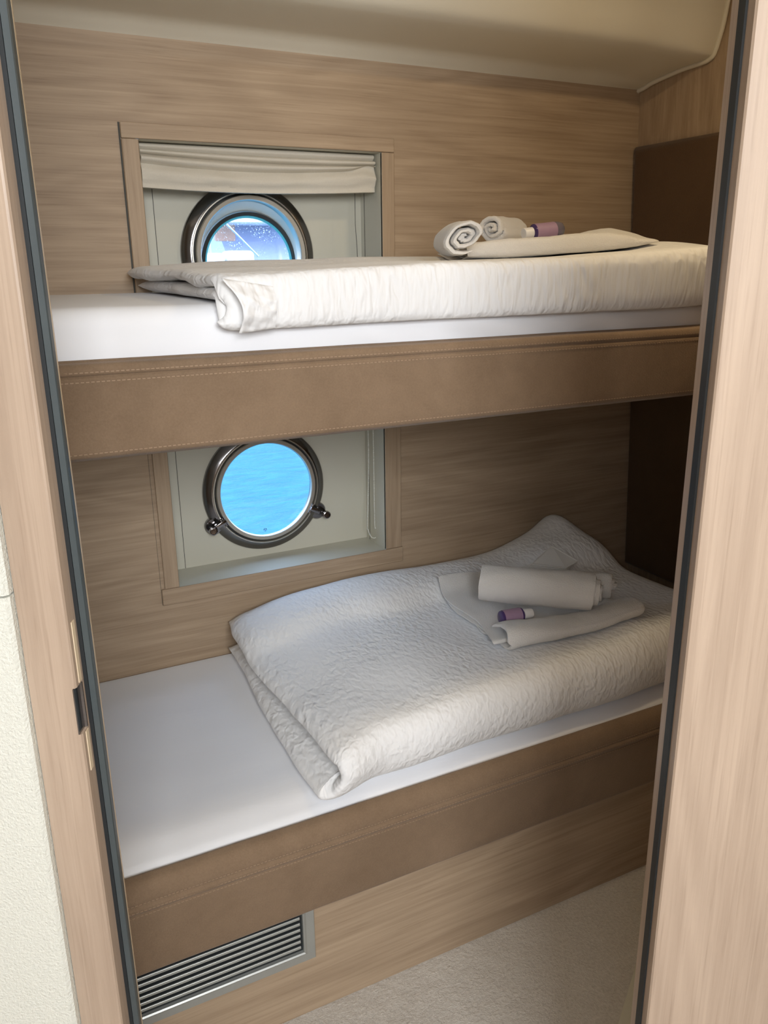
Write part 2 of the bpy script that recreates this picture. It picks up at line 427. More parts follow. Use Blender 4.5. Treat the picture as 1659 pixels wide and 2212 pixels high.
plan_prism(bm, [(-1.35, -1.35), (1.8, -1.35), (1.8, -1.3), (-1.35, -1.3)], FLOOR, .8)
struct(obj('wall_corridor_back', bm, M_wood_v, smooth=False), 'oak corridor walls behind the viewpoint', 'wall')

# ------------------------------------------------------------------ windows: oak frames, pale boxes
def window(n, z0, z1, label):
    w = sroot('window_%d' % n, ((WX0 + WX1) / 2, YW, z0), label, 'window')
    t, p = .034, .008
    yf, yb = YW - p, YW + .019
    xo0, xo1 = WX0 - .042, WX1 + .048
    if n == 1:
        bars = [('frame_stile', M_wood_v, (WX0 - .034, WX0, z0 - .04, z1)), ('frame_stile', M_wood_v, (WX1, WX1 + .034, z0 - .04, z1)),
                ('frame_rail', M_wood_h, (WX0 - .034, WX1 + .034, z1 + .0008, z1 + .031))]
    else:
        bars = [('frame_stile', M_wood_v, (WX0 - .034, WX0, z0, z1 + .05)), ('frame_stile', M_wood_v, (WX1, WX1 + .047, z0, z1 + .05)),
                ('frame_rail', M_wood_h, (WX0 - .042, WX1 + .052, z0 - .042, z0 - .0008))]
    for nm, m, (x0, x1, a, b_) in bars:
        b = bm_new(); add_box(b, x0, x1, yf, YW - .0005, a, b_, .0012, 1); obj(nm, b, m, w, smooth=False)
    b = bm_new(); add_box(b, WX0 - .0375 - (.0055 if n == 2 else 0), WX0 - .0343 - (.0082 if n == 2 else 0), YW - .0012, YW - .0003, (z0 - .042 if n == 2 else z0 - .04), (z1 + .05 if n == 2 else z1 + .031))
    sgap = obj('shadow_gap', b, M_line, w, smooth=False)
    YB = 1.962
    b = bm_new()                               # box lining with a round hole in its back
    def q(*p): b.faces.new([b.verts.new(c) for c in p])
    q((WX0, yf, z0), (WX1, yf, z0), (WX1, YB, z0), (WX0, YB, z0)); q((WX0, yf, z1), (WX1, yf, z1), (WX1, YB, z1), (WX0, YB, z1))
    q((WX0, yf, z0), (WX0, yf, z1), (WX0, YB, z1), (WX0, YB, z0)); q((WX1, yf, z0), (WX1, yf, z1), (WX1, YB, z1), (WX1, YB, z0))
    cx, cz = PORT[n]
    angs = sorted(set([2 * PI * k / 96 for k in range(96)] + [math.atan2(zz - cz, xx - cx) % (2 * PI) for xx in (WX0, WX1) for zz in (z0, z1)]))
    inn, outr = [], []
    for a in angs:
        ca, sa = math.cos(a), math.sin(a)
        ts = []
        if abs(ca) > 1e-6: ts.append(((WX1 if ca > 0 else WX0) - cx) / ca)
        if abs(sa) > 1e-6: ts.append(((z1 if sa > 0 else z0) - cz) / sa)
        t_ = min(ts); inn.append(b.verts.new((cx + .128 * ca, YB, cz + .128 * sa))); outr.append(b.verts.new((cx + t_ * ca, YB, cz + t_ * sa)))
    for i in range(len(angs)): j = (i + 1) % len(angs); b.faces.new((inn[i], inn[j], outr[j], outr[i]))
    obj('lining', b, M_liner, w, smooth=False, recalc=False)
    # hairline joints of the removable lining panel
    b = bm_new(); add_box(b, WX0 + .043, WX0 + .0443, YB - .0008, YB + .001, z0, z1); add_box(b, WX1 - .0008, WX1 + .001, YB - .022, YB - .0208, z0, z1)
    obj('panel_joint', b, M_line, w, smooth=False)
    return w
PORT = {1: (.630, .027), 2: (.636, -.552)}
window(1, UZ0, UZ1, 'upper oak framed window recess above the top bunk')
window(2, LZ0, LZ1, 'lower oak framed window recess under the top bunk')

# ------------------------------------------------------------------ portholes
def porthole(n, label, upper):
    cx, cz = PORT[n]
    r = thing('porthole', label, 'porthole', (cx, 1.95, cz - .163), 'round steel portholes')
    b = bm_new(); add_lathe_y(b, [(.164, 1.9615), (.164, 1.955), (.1630, 1.9525), (.1605, 1.951), (.146, 1.941), (.1425, 1.9405), (.1405, 1.944), (.1405, 1.9615)], cx, cz)
    obj('flange', b, M_steel, r)
    b = bm_new(); add_lathe_y(b, [(.1425, 1.9465), (.1425, 1.9385), (.1418, 1.9372), (.1395, 1.9370), (.1385, 1.939), (.1385, 1.950)], cx, cz)
    obj('rim', b, M_satin, r)
    b = bm_new(); add_lathe_y(b, [(.1386, 1.955), (.1386, 1.9475), (.1345, 1.9475), (.1345, 1.955)], cx, cz)
    g = obj('gasket', b, M_rubber, r); g['label'] = 'black rubber gasket'
    yf = 1.928 if upper else 1.936
    b = bm_new(); add_lathe_y(b, [(.1346, 1.955), (.1346, yf + .006), (.1340, yf + .002), (.1325, yf), (.1240, yf + .0005), (.1222, yf + .003), (.1215, yf + .008), (.1215 if upper else .1264, 1.955)], cx, cz)
    obj('glass_frame', b, M_satin, r)
    if upper:
        ox, oz, yo = cx + .015, cz - .019, 2.004          # the hull flares, so the outer opening sits lower than the inner one
        b = bm_new(); A_, B_ = [], []
        for k in range(96):
            a = 2 * PI * k / 96; A_.append((b.verts.new((cx + .1216 * math.cos(a), 1.953, cz + .1216 * math.sin(a))), b.verts.new((cx + .1232 * math.cos(a), 1.953, cz + .1232 * math.sin(a)))))
            B_.append((b.verts.new((ox + .1195 * math.cos(a), yo + .004, oz + .1195 * math.sin(a))), b.verts.new((ox + .1215 * math.cos(a), yo + .004, oz + .1215 * math.sin(a)))))
        for k in range(96):
            q2 = (k + 1) % 96
            b.faces.new((A_[k][0], A_[q2][0], B_[q2][0], B_[k][0])); b.faces.new((A_[k][1], B_[k][1], B_[q2][1], A_[q2][1]))
            b.faces.new((A_[k][0], A_[k][1], A_[q2][1], A_[q2][0])); b.faces.new((B_[k][0], B_[q2][0], B_[q2][1], B_[k][1]))
        obj('tube', b, M_tube, r)
        b = bm_new(); add_lathe_y(b, [(.1198, yo - .008), (.1198, yo), (.1118, yo + .001), (.1118, yo - .007)], ox, oz); gg = obj('gasket', b, M_rubber, r); gg['label'] = 'black gasket by the outer pane'
        b = bm_new(); add_lathe_y(b, [(.1119, yo + .0012), (.1119, yo + .002), (.1060, yo + .002), (.1060, yo + .0012)], ox, oz); gg = obj('glass_edge', b, M_cyan, r); gg['label'] = 'cyan glass edge ring'  # cyan ring is the bluish edge of the outer glass
        b = bm_new(); add_lathe(b, [(0, 0), (.1195, 0), (.1195, .005), (0, .005)], (ox, yo + .0025, oz), (0, 1, 0), 64)
        obj('pane', b, M_glass_drops, r)
        b = bm_new(); add_lathe_y(b, [(.19, yo + .004), (.19, yo + .016), (.119, yo + .016), (.119, yo + .004)], ox, oz); obj('hull_ring', b, M_gel, r)
    else:
        b = bm_new(); add_lathe_y(b, [(.1268, 1.954), (.1276, 1.954), (.1276, 1.961), (.1268, 1.961)], cx, cz); obj('tube', b, M_steel, r)
        b = bm_new(); add_lathe(b, [(0, 0), (.1266, 0), (.1266, .005), (0, .005)], (cx, 1.9555, cz), (0, 1, 0), 96)
        pn = obj('pane', b, M_glass, r)
        b = bm_new()                           # little maker's emblem etched at the bottom of the pane
        def tri(pts):
            b.faces.new([b.verts.new((cx - .006 + x * .001, 1.9550, cz - .118 + z * .001)) for x, z in pts])
        for sx in (-1, 1):
            tri([(sx * .4, 8.6), (sx * 5.2, 5.6), (sx * 4.6, 7.3), (sx * 2.2, 10.6)])
            tri([(sx * 2.2, 3.6), (sx * 2.9, 1.8), (sx * 3.4, 3.6)])
        tri([(-.45, 8.6), (-.45, .6), (.45, .6), (.45, 8.6)])
        tri([(-4.5, 4.9), (-4.5, 4.3), (4.5, 4.3), (4.5, 4.9)])
        tri([(-19, 1.4), (-18.4, 2.8), (-17, 2.9), (-17.4, 2.3), (-18.2, 2.2)]); tri([(-14.5, 1.5), (-13.6, 2.9), (-12.6, 2.9), (-13.4, 2.3)])
        mk = obj('etched_emblem', b, M_mark, r, smooth=False); mk['label'] = 'tiny blue emblem etched on the glass'
    # screw clamps: lug on the flange, swinging bolt, round knob
    angs = (math.atan2(-.083, -.149), math.atan2(-.092, .165)) if not upper else (math.radians(-28), math.radians(208))
    for k, a in enumerate(angs):
        rad = Vector((math.cos(a), 0, math.sin(a))); tan = Vector((-math.sin(a), 0, math.cos(a))); c0 = Vector((cx, 0, cz))
        b = bm_new(); add_lathe(b, [(0, 0), (.0225, 0), (.0235, .002), (.0235, .010), (.021, .013), (0, .0135)], c0 + rad * .163 + Vector((0, 1.9615, 0)), (0, -1, 0), 32)
        cl = obj('clamp', b, M_steel, r)
        b = bm_new(); add_box(b, -.006, .006, 1.928, 1.946, -.0155, .0155, .002)
        for v in b.verts:
            x, y, z = v.co; v.co = c0 + rad * (.147 + z) + tan * x + Vector((0, y, 0))
        add_lathe(b, [(0, -.013), (.0052, -.013), (.0052, .013), (0, .013)], c0 + rad * .136 + Vector((0, 1.936, 0)), tan, 20)
        obj('hinge_arm', b, M_steel, cl)
        kp = c0 + rad * (.172 if k == 0 else .184) + Vector((0, 1.950, 0)) + tan * (.004 if k == 0 else 0)
        b = bm_new(); add_lathe(b, [(.0, .0), (.0095, 0), (.0095, .014), (.0105, .016), (.0105, .030), (.0095, .0325), (.0078, .033), (.0070, .0305), (.0042, .0305), (.0036, .0325), (0, .0325)], kp, (-.12, -.95, .12), 36)
        obj('knob', b, M_steel, cl)
    return r
porthole(1, 'upper round steel porthole looking out at white boats', True)
porthole(2, 'lower round steel porthole looking out at blue water', False)

# roman blind gathered at the top of the upper recess
bl = thing('roman_blind', 'gathered pale linen blind above the upper porthole', 'blind', (.65, 1.875, .165))
bm = bm_new(); cols = []
NX = 90
for i in range(NX + 1):
    u = i / NX; x = lerp(.376, .924, u)
    sag = .010 * math.sin(PI * u) + .004 * math.sin(3.1 * u + .6)
    tug = math.exp(-((u - .965) / .05) ** 2)
    zt = .2535
    k = [zt, .2425 - .2 * sag - .003 * u, .2325 - .45 * sag - .006 * u, .2145 - .9 * sag + .002 * u + .010 * tug, .166 - .55 * sag + .002 * u]
    ring = []
    def bulge(z0, z1, y, dep, steps):
        for s in range(steps):
            t = s / steps; ring.append((y - dep * math.sin(PI * t) ** .75, lerp(z0, z1, t)))
    wob = .003 * nz(x * 9, 1.3, 0, 2)
    bulge(k[0], k[1], 1.880, .010, 7); bulge(k[1], k[2], 1.877, .014 + wob, 7)
    bulge(k[2], k[3], 1.876, .021 + wob - .010 * tug, 9)
    flap = []
    for s in range(11):
        t = s / 10; flap.append((1.872 - .011 * math.sin(PI * min(1, t * 1.25)) - .004 * t + .0035 * nz(x * 12, t * 2.5, 3) * (1 + 2 * tug), lerp(k[3], k[4], t)))
    ring += flap
    ring += [(1.874, k[4] - .001), (1.880, k[4] + .003), (1.888, k[3]), (1.892, zt)]
    cols.append([bm.verts.new((x, y, z)) for y, z in ring])
for A, B in zip(cols, cols[1:]):
    n = len(A)
    for j in range(n): bm.faces.new((A[j], A[(j + 1) % n], B[(j + 1) % n], B[j]))
bm.faces.new(cols[0]); bm.faces.new(cols[-1])
obj('drape', bm, M_blind, bl, sharp=60)
bm = bm_new(); add_tube(bm, [(.879, 1.886, .17), (.8795, 1.888, .10), (.883, 1.889, .05), (.885, 1.889, .0), (.884, 1.889, -.07)], .0008, 6)
obj('pull_cord', bm, M_line, bl)
# bead chain of the lower window's blind
bm = bm_new(); path = []
for i in range(60): path.append(Vector((.9085 + .004 * math.sin(i * .07), 1.905, -.325 - i * .0062)))
z_b = path[-1].z
for i in range(1, 14):
    a = PI * i / 14; path.append(Vector((.9085 + .0175 - .0175 * math.cos(a) , 1.905, z_b - .030 * math.sin(a))))
for i in range(60): path.append(Vector((.9262, 1.903, z_b + i * .0062)))
acc = 0; last = path[0]
for p in path:
    pass
pts = [path[0]]
for p in path[1:]:
    while (p - pts[-1]).length >= .0042: pts.append(pts[-1] + (p - pts[-1]).normalized() * .0042)
for p in pts: bmesh.ops.create_icosphere(bm, subdivisions=1, radius=.0019, matrix=Matrix.Translation(p))
add_tube(bm, pts, .0006, 5)
tag(obj('bead_chain', bm, M_bead), 'white bead chain hanging at the right of the lower window recess', 'chain')

# ------------------------------------------------------------------ headboards
def pad(name, z0, z1, y0, y1, label, thick, bev):
    b = bm_new(); r = bmesh.ops.create_cube(b, size=1)
    for v in r['verts']: v.co = Vector((lerp(0, thick, v.co.x + .5), lerp(y0, y1, v.co.y + .5), lerp(z0, z1, v.co.z + .5)))
    es = [e for e in b.edges if sum(1 for v in e.verts if v.co.x < thick * .5) == 2]
    bmesh.ops.bevel(b, geom=es, offset=bev, segments=5, affect='EDGES', profile=.5, clamp_overlap=True)
    for v in b.verts: v.co.x = xend(v.co.z) - thick + v.co.x + (.0195 if z1 < -.2 else -.0005)
    tag(obj(name, b, M_suede_dk), label, 'headboard', 'padded headboards')
pad('headboard', -.045, .305, .62, 1.846, 'dark brown suede padded headboard at the head of the top bunk', .026, .022)
pad('headboard', -.93, -.26, .62, 1.848, 'dark brown suede padded headboard at the head of the lower bunk', .019, .008)

# ------------------------------------------------------------------ bunks
def stitches(bm, x0, x1, y, z, ln=.0042, gap=.0066, r=.00055):
    x = x0
    while x < x1:
        add_box(bm, x, x + ln, y - r, y + r, z - r, z + r + .0002); x += gap
BX0, BX1 = -.285, 1.742
bu = thing('bunk', 'upper bunk with a tan suede front board across the cabin', 'bunk bed', (.7, 1.16, -.252), 'bunks')
bm = bm_new(); add_box(bm, BX0, BX1 - .002, 1.153, 1.836, -.2525, -.132, .002, 1)
o = obj('base_panel', bm, M_liner, bu, smooth=False); o['label'] = 'pale underside panel of the upper bunk'
def soft(prof, sub=4):
    P = prof + [prof[0]]; out = []
    n = len(prof)
    for i in range(n):
        p0, p1, p2, p3 = (Vector(prof[(i - 1) % n]), Vector(prof[i]), Vector(prof[(i + 1) % n]), Vector(prof[(i + 2) % n]))
        for k in range(sub):
            t = k / sub
            out.append(tuple(.5 * ((2 * p1) + (p2 - p0) * t + (2 * p0 - 5 * p1 + 4 * p2 - p3) * t * t + (3 * p1 - p0 - 3 * p2 + p3) * t ** 3)))
    return out
def fascia(name, prof, parent, wav):
    b = bm_new(); P = soft(prof); n = len(P); cols = []
    for i in range(121):
        x = lerp(BX0, BX1, i / 120)
        cols.append([b.verts.new((x, y + wav * nz(x * 6, z * 9, 2), z + wav * .6 * nz(x * 4, 7, 1))) for y, z in P])
    for A, B in zip(cols, cols[1:]):
        for j in range(n): b.faces.new((A[j], A[(j + 1) % n], B[(j + 1) % n], B[j]))
    b.faces.new(cols[0]); b.faces.new(cols[-1])
    return obj(name, b, M_suede, parent, sharp=50)
f1 = fascia('front_board', [(1.152, -.121), (1.143, -.1185), (1.134, -.121), (1.1305, -.127), (1.1300, -.1325), (1.1325, -.1355), (1.1300, -.139), (1.1295, -.15), (1.1295, -.19), (1.1295, -.232), (1.1315, -.243), (1.138, -.247), (1.152, -.247), (1.152, -.19)], bu, .0010)
bm = bm_new(); stitches(bm, BX0, BX1, 1.1300, -.1300); stitches(bm, BX0, BX1, 1.1292, -.1425); stitches(bm, BX0, BX1, 1.1296, -.2385)
s = obj('stitching', bm, M_thread, f1, smooth=False); s['label'] = 'rows of pale tan stitching'

bl2 = thing('bunk', 'lower bunk with tan suede front board over an oak plinth', 'bunk bed', (.7, 1.16, FLOOR), 'bunks')
bm = bm_new(); add_box(bm, BX0, xend(-1.2) + .0, 1.160, 1.178, FLOOR, -1.064)
o = obj('plinth', bm, M_wood_h, bl2, smooth=False); o['label'] = 'oak plinth panel'
bm = bm_new(); add_box(bm, BX0, 1.76, 1.178, 1.842, -1.11, -1.062)
obj('base_panel', bm, M_liner, bl2, smooth=False)
BX1 = 1.772
f2 = fascia('front_board', [(1.163, -.953), (1.152, -.9495), (1.141, -.955), (1.134, -.966), (1.1305, -.979), (1.1315, -.985), (1.1280, -.990), (1.1285, -.9965), (1.1310, -1.0005), (1.1300, -1.006), (1.1298, -1.03), (1.1298, -1.08), (1.1305, -1.112), (1.133, -1.1225), (1.141, -1.1245), (1.148, -1.1235), (1.150, -1.08), (1.160, -1.05), (1.163, -1.0)], bl2, .0010)
bm = bm_new(); stitches(bm, BX0, BX1, 1.1305, -.9815); stitches(bm, BX0, BX1, 1.1282, -.9935); stitches(bm, BX0, BX1, 1.1300, -1.0035)
s = obj('stitching', bm, M_thread, f2, smooth=False); s['label'] = 'rows of pale tan stitching'

# ventilation grille on the plinth
vg = thing('vent_grille', 'silver slatted ventilation grille low on the oak plinth', 'vent', (.18, 1.16, -1.254))
vx0, vx1, vz0, vz1 = -.06, .4235, -1.2535, -1.10
bm = bm_new()
def barv(ins0, ins1, y): return [(vx0 + ins0, y, vz0 + ins0), (vx1 - ins0, y, vz0 + ins0), (vx1 - ins0, y, vz1 - ins0), (vx0 + ins0, y, vz1 - ins0)]
loops = [[bm.verts.new(c) for c in barv(i, 0, y)] for i, y in ((0, 1.1595), (0, 1.1545), (.0012, 1.1535), (.017, 1.1525), (.021, 1.1505), (.0235, 1.1525), (.0238, 1.1595))]
for A, B in zip(loops, loops[1:]):
    for k in range(4): bm.faces.new((A[k], A[(k + 1) % 4], B[(k + 1) % 4], B[k]))
obj('frame', bm, M_alu, vg, smooth=False)
bm = bm_new(); add_box(bm, vx0 + .02, vx1 - .02, 1.1588, 1.1598, vz0 + .02, vz1 - .02)
o = obj('backing', bm, M_rubber, vg, smooth=False); o['label'] = 'black backing behind the slats'
z = vz0 + .0330
while z < vz1 - .03:
    bm = bm_new(); add_box(bm, vx0 + .0285, vx1 - .0285, 1.1535, 1.1565, z, z + .0056, .0006, 1)
    obj('slat', bm, M_alu, vg, smooth=False); z += .0133

# ------------------------------------------------------------------ mattresses
def mattress(name, x0, x1, y0, y1, z0, z1, r, label, fn):
    b = bm_new()
    prof = []                                   # (y, z) from bottom front up over the top and down the back
    for k in range(9): prof.append((y0, lerp(z0, z1 - r, k / 8)))
    for k in range(1, 9): a = PI / 2 * k / 8; prof.append((y0 + r - r * math.cos(a), z1 - r + r * math.sin(a)))
    for k in range(1, 40): prof.append((lerp(y0 + r, y1 - r * .5, k / 40), z1))
    for k in range(0, 6): a = PI / 2 * k / 5; prof.append((y1 - r * .5 + r * .5 * math.sin(a), z1 - r * .5 + r * .5 * math.cos(a)))
    prof.append((y1, z0))
    cols = []
    for i in range(161):
        x = lerp(x0, x1, i / 160)
        cols.append([b.verts.new(Vector((x, y, z)) + fn(x, y, z)) for y, z in prof])
    n = len(prof)
    for A, B in zip(cols, cols[1:]):
        for j in range(n): b.faces.new((A[j], A[(j + 1) % n], B[(j + 1) % n], B[j]))
    b.faces.new(cols[0]); b.faces.new(cols[-1])
    return tag(obj(name, b, M_sheet, sharp=60), label, 'mattress', 'bunk mattresses')
def f_up(x, y, z):
    fr = sstep(1.24, 1.185, y)
    w = .0018 * nz(x * 2.2, y * 3, 1) * sstep(-.13, -.06, z)
    tuck = .0035 * math.sin((x * 1.1 + z * 2.4) * 26 + 2.5 * nz(x * 2, z * 8, 4)) * fr * sstep(.35, .75, x) * sstep(-.05, -.10, z)
    return Vector((0, tuck - .004 * fr * sstep(-.05, -.12, z), w - .010 * sstep(.55, 0.0, x) * 0))
mattress('mattress', -.283, 1.735, 1.1615, 1.836, -.130, -.0485, .026, 'upper bunk mattress in a smooth white fitted sheet', f_up)
def f_lo(x, y, z):
    top = sstep(-.97, -.94, z)
    w = .0018 * nz(x * 2.0, y * 3.5, 5) * top + (.0004) * math.sin(y * 60 + 4 * nz(x, y * 2, 1)) * top * sstep(.35, .1, abs(x - .3)) * .6
    fr = sstep(1.23, 1.175, y)
    return Vector((0, .0025 * nz(x * 9, z * 20, 2) * fr, w - .012 * fr * top))
mattress('mattress', -.283, 1.766, 1.1685, 1.842, -1.061, -.9355, .020, 'lower bunk mattress in a taut white sheet', f_lo)

# ------------------------------------------------------------------ duvets (a thick sheet folded double, fold at the front)
def field(pts, sig=.16):
    def T(x, y):
        sw = sv = 0
        for px, py, pz in pts:
            w = math.exp(-((x - px) ** 2 + (y - py) ** 2 * 1.0) / (2 * sig * sig)) + 1e-9; sw += w; sv += w * pz
        return sv / sw
    return T
def duvet(name, T, zb, x0f, x1f, yf, yb, gapf, label, seed, amp=1.0, extra=None, ybf=None):
    b = bm_new(); uvl = b.loops.layers.uv.new('UVMap')
    NS, NXX = 150, 230
    secs = []
    for i in range(NXX + 1):
        t = i / NXX
        t = t + .0                            # x stations, denser at both ends
        tt = .5 - .5 * math.cos(PI * t); tt = lerp(t, tt, .55)
        xm = lerp(x0f(.5), x1f(.5), tt)
        yfx, ybx = yf(xm), (ybf(xm) if ybf else yb)
        cen = []
        nb, na = 50, 34
        zbm = zb(xm)
        gap = gapf(xm)
        hm = lambda y: max(.014, (T(xm, y) - zbm - gap) / 2)
        rf = (T(xm, yfx + .04) - zbm) / 2
        for k in range(nb):
            y = lerp(ybx, yfx + rf * .8, k / nb); h = hm(y); cen.append((y, zbm + h / 2, h))
        h0 = hm(yfx + rf * .8); zl, zh = zbm + h0 / 2, T(xm, yfx + rf * .8) - h0 / 2
        zm, rz = (zl + zh) / 2, (zh - zl) / 2
        ry = max(.004, rf * .8 - h0 / 2)
        for k in range(na):
            a = PI * k / na; cen.append((yfx + rf * .8 - ry * max(0, math.sin(a)) ** .72, zm - rz * math.cos(a), h0))
        for k in range(NS - nb - na + 1):
            y = lerp(yfx + rf * .8, ybx, k / (NS - nb - na)); h = hm(y); cen.append((y, T(xm, y) - h / 2, h))
        secs.append((xm, tt, cen))
    outer, inner = [], []
    for xm, tt, cen in secs:
        L = len(cen); ro, ri = [], []
        acc = 0
        for k, (y, z, h) in enumerate(cen):
            a, c = cen[max(0, k - 1)], cen[min(L - 1, k + 1)]
            dy, dz = c[0] - a[0], c[1] - a[1]; l = math.hypot(dy, dz) or 1
            ny, nzv = dz / l, -dy / l          # outward side of the fold
            ny, nzv = -ny * -1, nzv            # keep orientation
            s = k / (L - 1)
            x = lerp(x0f(s), x1f(s), tt)
            dl, dr = x - x0f(s), x1f(s) - x
            re = max(.012, .95 * h)
            e = 1.0
            for d in (dl, dr):
                if d < re: e *= math.sqrt(max(0, 1 - (1 - d / re) ** 2))
            ds = min(k, L - 1 - k) / 9.0
            if ds < 1: e *= math.sqrt(max(0, 1 - (1 - ds) ** 2))
            e = max(e, .04)
            up = 1.0
            w = amp * (.0075 * nz(x * 6 + seed, y * 6, z * 6, 2) + .0028 * nz(x * 20 + seed, y * 13, z * 13, 2) + .0009 * nz(x * 60 + seed, y * 26, z * 26, 1))
            if extra: w += extra(x, y, z, s)
            w *= sstep(.30, .42, s)
            oo = h / 2 * e + w * min(1, e * 1.4)
            ro.append((x, y + ny * oo, z + nzv * oo)); ri.append((x, y - ny * h / 2 * e, z - nzv * h / 2 * e))
            if k: acc += math.hypot(cen[k][0] - cen[k - 1][0], cen[k][1] - cen[k - 1][1])
        outer.append(ro); inner.append(ri)
    L = len(outer[0])
    # flip sides if the computed normal points into the fold
    mid = outer[len(outer) // 2]; im = inner[len(inner) // 2]
    if mid[-20][2] < im[-20][2]:
        for i in range(len(outer)):
            for k in range(L):
                c = [(p + q) / 2 for p, q in zip(outer[i][k], inner[i][k])]
                o_, i_ = outer[i][k], inner[i][k]
                outer[i][k] = tuple(2 * cc - oo for cc, oo in zip(c, o_)); inner[i][k] = tuple(2 * cc - ii for cc, ii in zip(c, i_))
    VO = [[b.verts.new(p) for p in r] for r in outer]; VI = [[b.verts.new(p) for p in r] for r in inner]
    arcs = [0]
    for k in range(1, L): arcs.append(arcs[-1] + math.dist(mid[k][1:], mid[k - 1][1:]))
    uvm = {}
    for i in range(len(VO)):
        for k in range(L):
            uvm[VO[i][k]] = (outer[i][k][0] + seed, arcs[k]); uvm[VI[i][k]] = (inner[i][k][0] + seed, arcs[k])
    fs = []
    for i in range(len(VO) - 1):
        for k in range(L - 1):
            fs.append(b.faces.new((VO[i][k], VO[i][k + 1], VO[i + 1][k + 1], VO[i + 1][k])))
            fs.append(b.faces.new((VI[i][k], VI[i + 1][k], VI[i + 1][k + 1], VI[i][k + 1])))
        for k in (0, L - 1): fs.append(b.faces.new((VO[i][k], VO[i + 1][k], VI[i + 1][k], VI[i][k])))
    for i in (0, len(VO) - 1):
        for k in range(L - 1): fs.append(b.faces.new((VO[i][k], VO[i][k + 1], VI[i][k + 1], VI[i][k])))
    for f in fs:
        for lp in f.loops: lp[uvl].uv = uvm[lp.vert]
    return tag(obj(name, b, M_duvet, sharp=0), label, 'duvet', 'folded duvets')

TL0 = field([(.47, 1.82, -.835), (.51, 1.80, -.803), (.65, 1.80, -.782), (.86, 1.80, -.774), (1.07, 1.80, -.782), (1.23, 1.80, -.784), (1.36, 1.81, -.755), (1.46, 1.82, -.700), (1.47, 1.74, -.735), (1.52, 1.80, -.755),
            (.50, 1.5, -.842), (.70, 1.5, -.815), (.95, 1.5, -.820), (1.2, 1.5, -.826), (1.42, 1.5, -.808), (1.52, 1.5, -.803),
            (.48, 1.22, -.836), (.65, 1.22, -.823), (.86, 1.22, -.811), (1.10, 1.22, -.799), (1.32, 1.22, -.782), (1.50, 1.22, -.785), (.8, 1.35, -.810), (1.1, 1.36, -.818), (1.35, 1.36, -.803)], .075)
def TL(x, y): return TL0(x, y) + .006 * sstep(.5, .6, x) - .012 * sstep(.525, .470, x) + .040 * math.exp(-((x - 1.455) / .055) ** 2 - ((y - 1.81) / .09) ** 2)
def x0_low(s):       # left edges of under layer, fold and top layer
    K = [(0, .475), (.28, .447), (.34, .450), (.40, .474), (.45, .488), (.52, .484), (.60, .480), (.85, .466), (.94, .467), (1, .480)]
    for (a, p), (c, q) in zip(K, K[1:]):
        if s <= c: return lerp(p, q, sstep(a, c, s)) + .006 * nz(s * 5, 3, 1)
    return K[-1][1]
def pk_low(x, y, z, s):
    front = math.exp(-((s - .46) / .10) ** 2)
    return .0032 * front * nz(x * 46, z * 9, 3, 3) + .003 * front * nz(x * 18, z * 20, 8, 2)
TFIELD_LOW = TL
duvet('duvet', TL, lambda x: -.9325, x0_low, lambda s: 1.545 + .012 * nz(s * 4, 1, 2), lambda x: 1.166 + .006 * nz(x * 4, 0, 3) - .022 * sstep(.60, .48, x), 1.828,
      lambda x: .004 + .030 * sstep(.64, .48, x), 'folded white seersucker duvet on the lower bunk under towels', 3.1, 1.0, pk_low)

TU = field([(.33, 1.75, .000), (.42, 1.75, .010), (.51, 1.75, .016), (.65, 1.75, .014), (.80, 1.75, .020), (1.0, 1.75, .022), (1.25, 1.75, .020), (1.45, 1.75, .03),
            (.34, 1.45, -.001), (.50, 1.45, .002), (.75, 1.45, .008), (1.0, 1.45, .010), (1.2, 1.45, .020), (1.0, 1.58, -.002), (1.15, 1.58, .002), (1.25, 1.60, .008), (1.42, 1.45, .050), (1.52, 1.45, .025),
            (.34, 1.19, -.008), (.42, 1.19, -.006), (.52, 1.19, .000), (.74, 1.19, .005), (.95, 1.19, .010), (1.1, 1.19, .018), (1.25, 1.19, .026), (1.4, 1.19, .034), (1.52, 1.19, .02)], .075)
def x0_up(s): return .318 + .012 * math.exp(-((s - .46) / .05) ** 2) + .010 * nz(s * 6, 5, 1) + .02 * sstep(.3, .1, s)
def pk_up(x, y, z, s):
    front = math.exp(-((s - .46) / .11) ** 2)
    crease = -.013 * math.exp(-((z + .032 + .016 * nz(x * 4, 1, 1) - .012 * sstep(1.0, 1.4, x)) / .007) ** 2) * front * sstep(.35, .45, x)
    drop = .0
    return .0034 * front * nz(x * 40 + z * 20, z * 12, 6, 3) + .004 * front * nz(x * 15 + z * 12, z * 18, 2, 2) + crease + drop
def zb_up(x): return -.0455
def duv_up():
    o = duvet('duvet', TU, zb_up, x0_up, lambda s: 1.515 + .01 * nz(s * 5, 2, 2), lambda x: 1.128 + .006 * nz(x * 4, 2, 3), 1.822,
          lambda x: .002, 'folded white seersucker duvet on the upper bunk', 9.4, 1.0, pk_up)
    # the fold hangs a little over the mattress edge
    for v in o.data.vertices:
        y = v.co.y + o.location.y; z = v.co.z + o.location.z - ZC
        k = sstep(1.158, 1.138, y)
        if z < .0: v.co.z -= k * .040 * sstep(.0, -.035, z)
    return o
DU = duv_up()
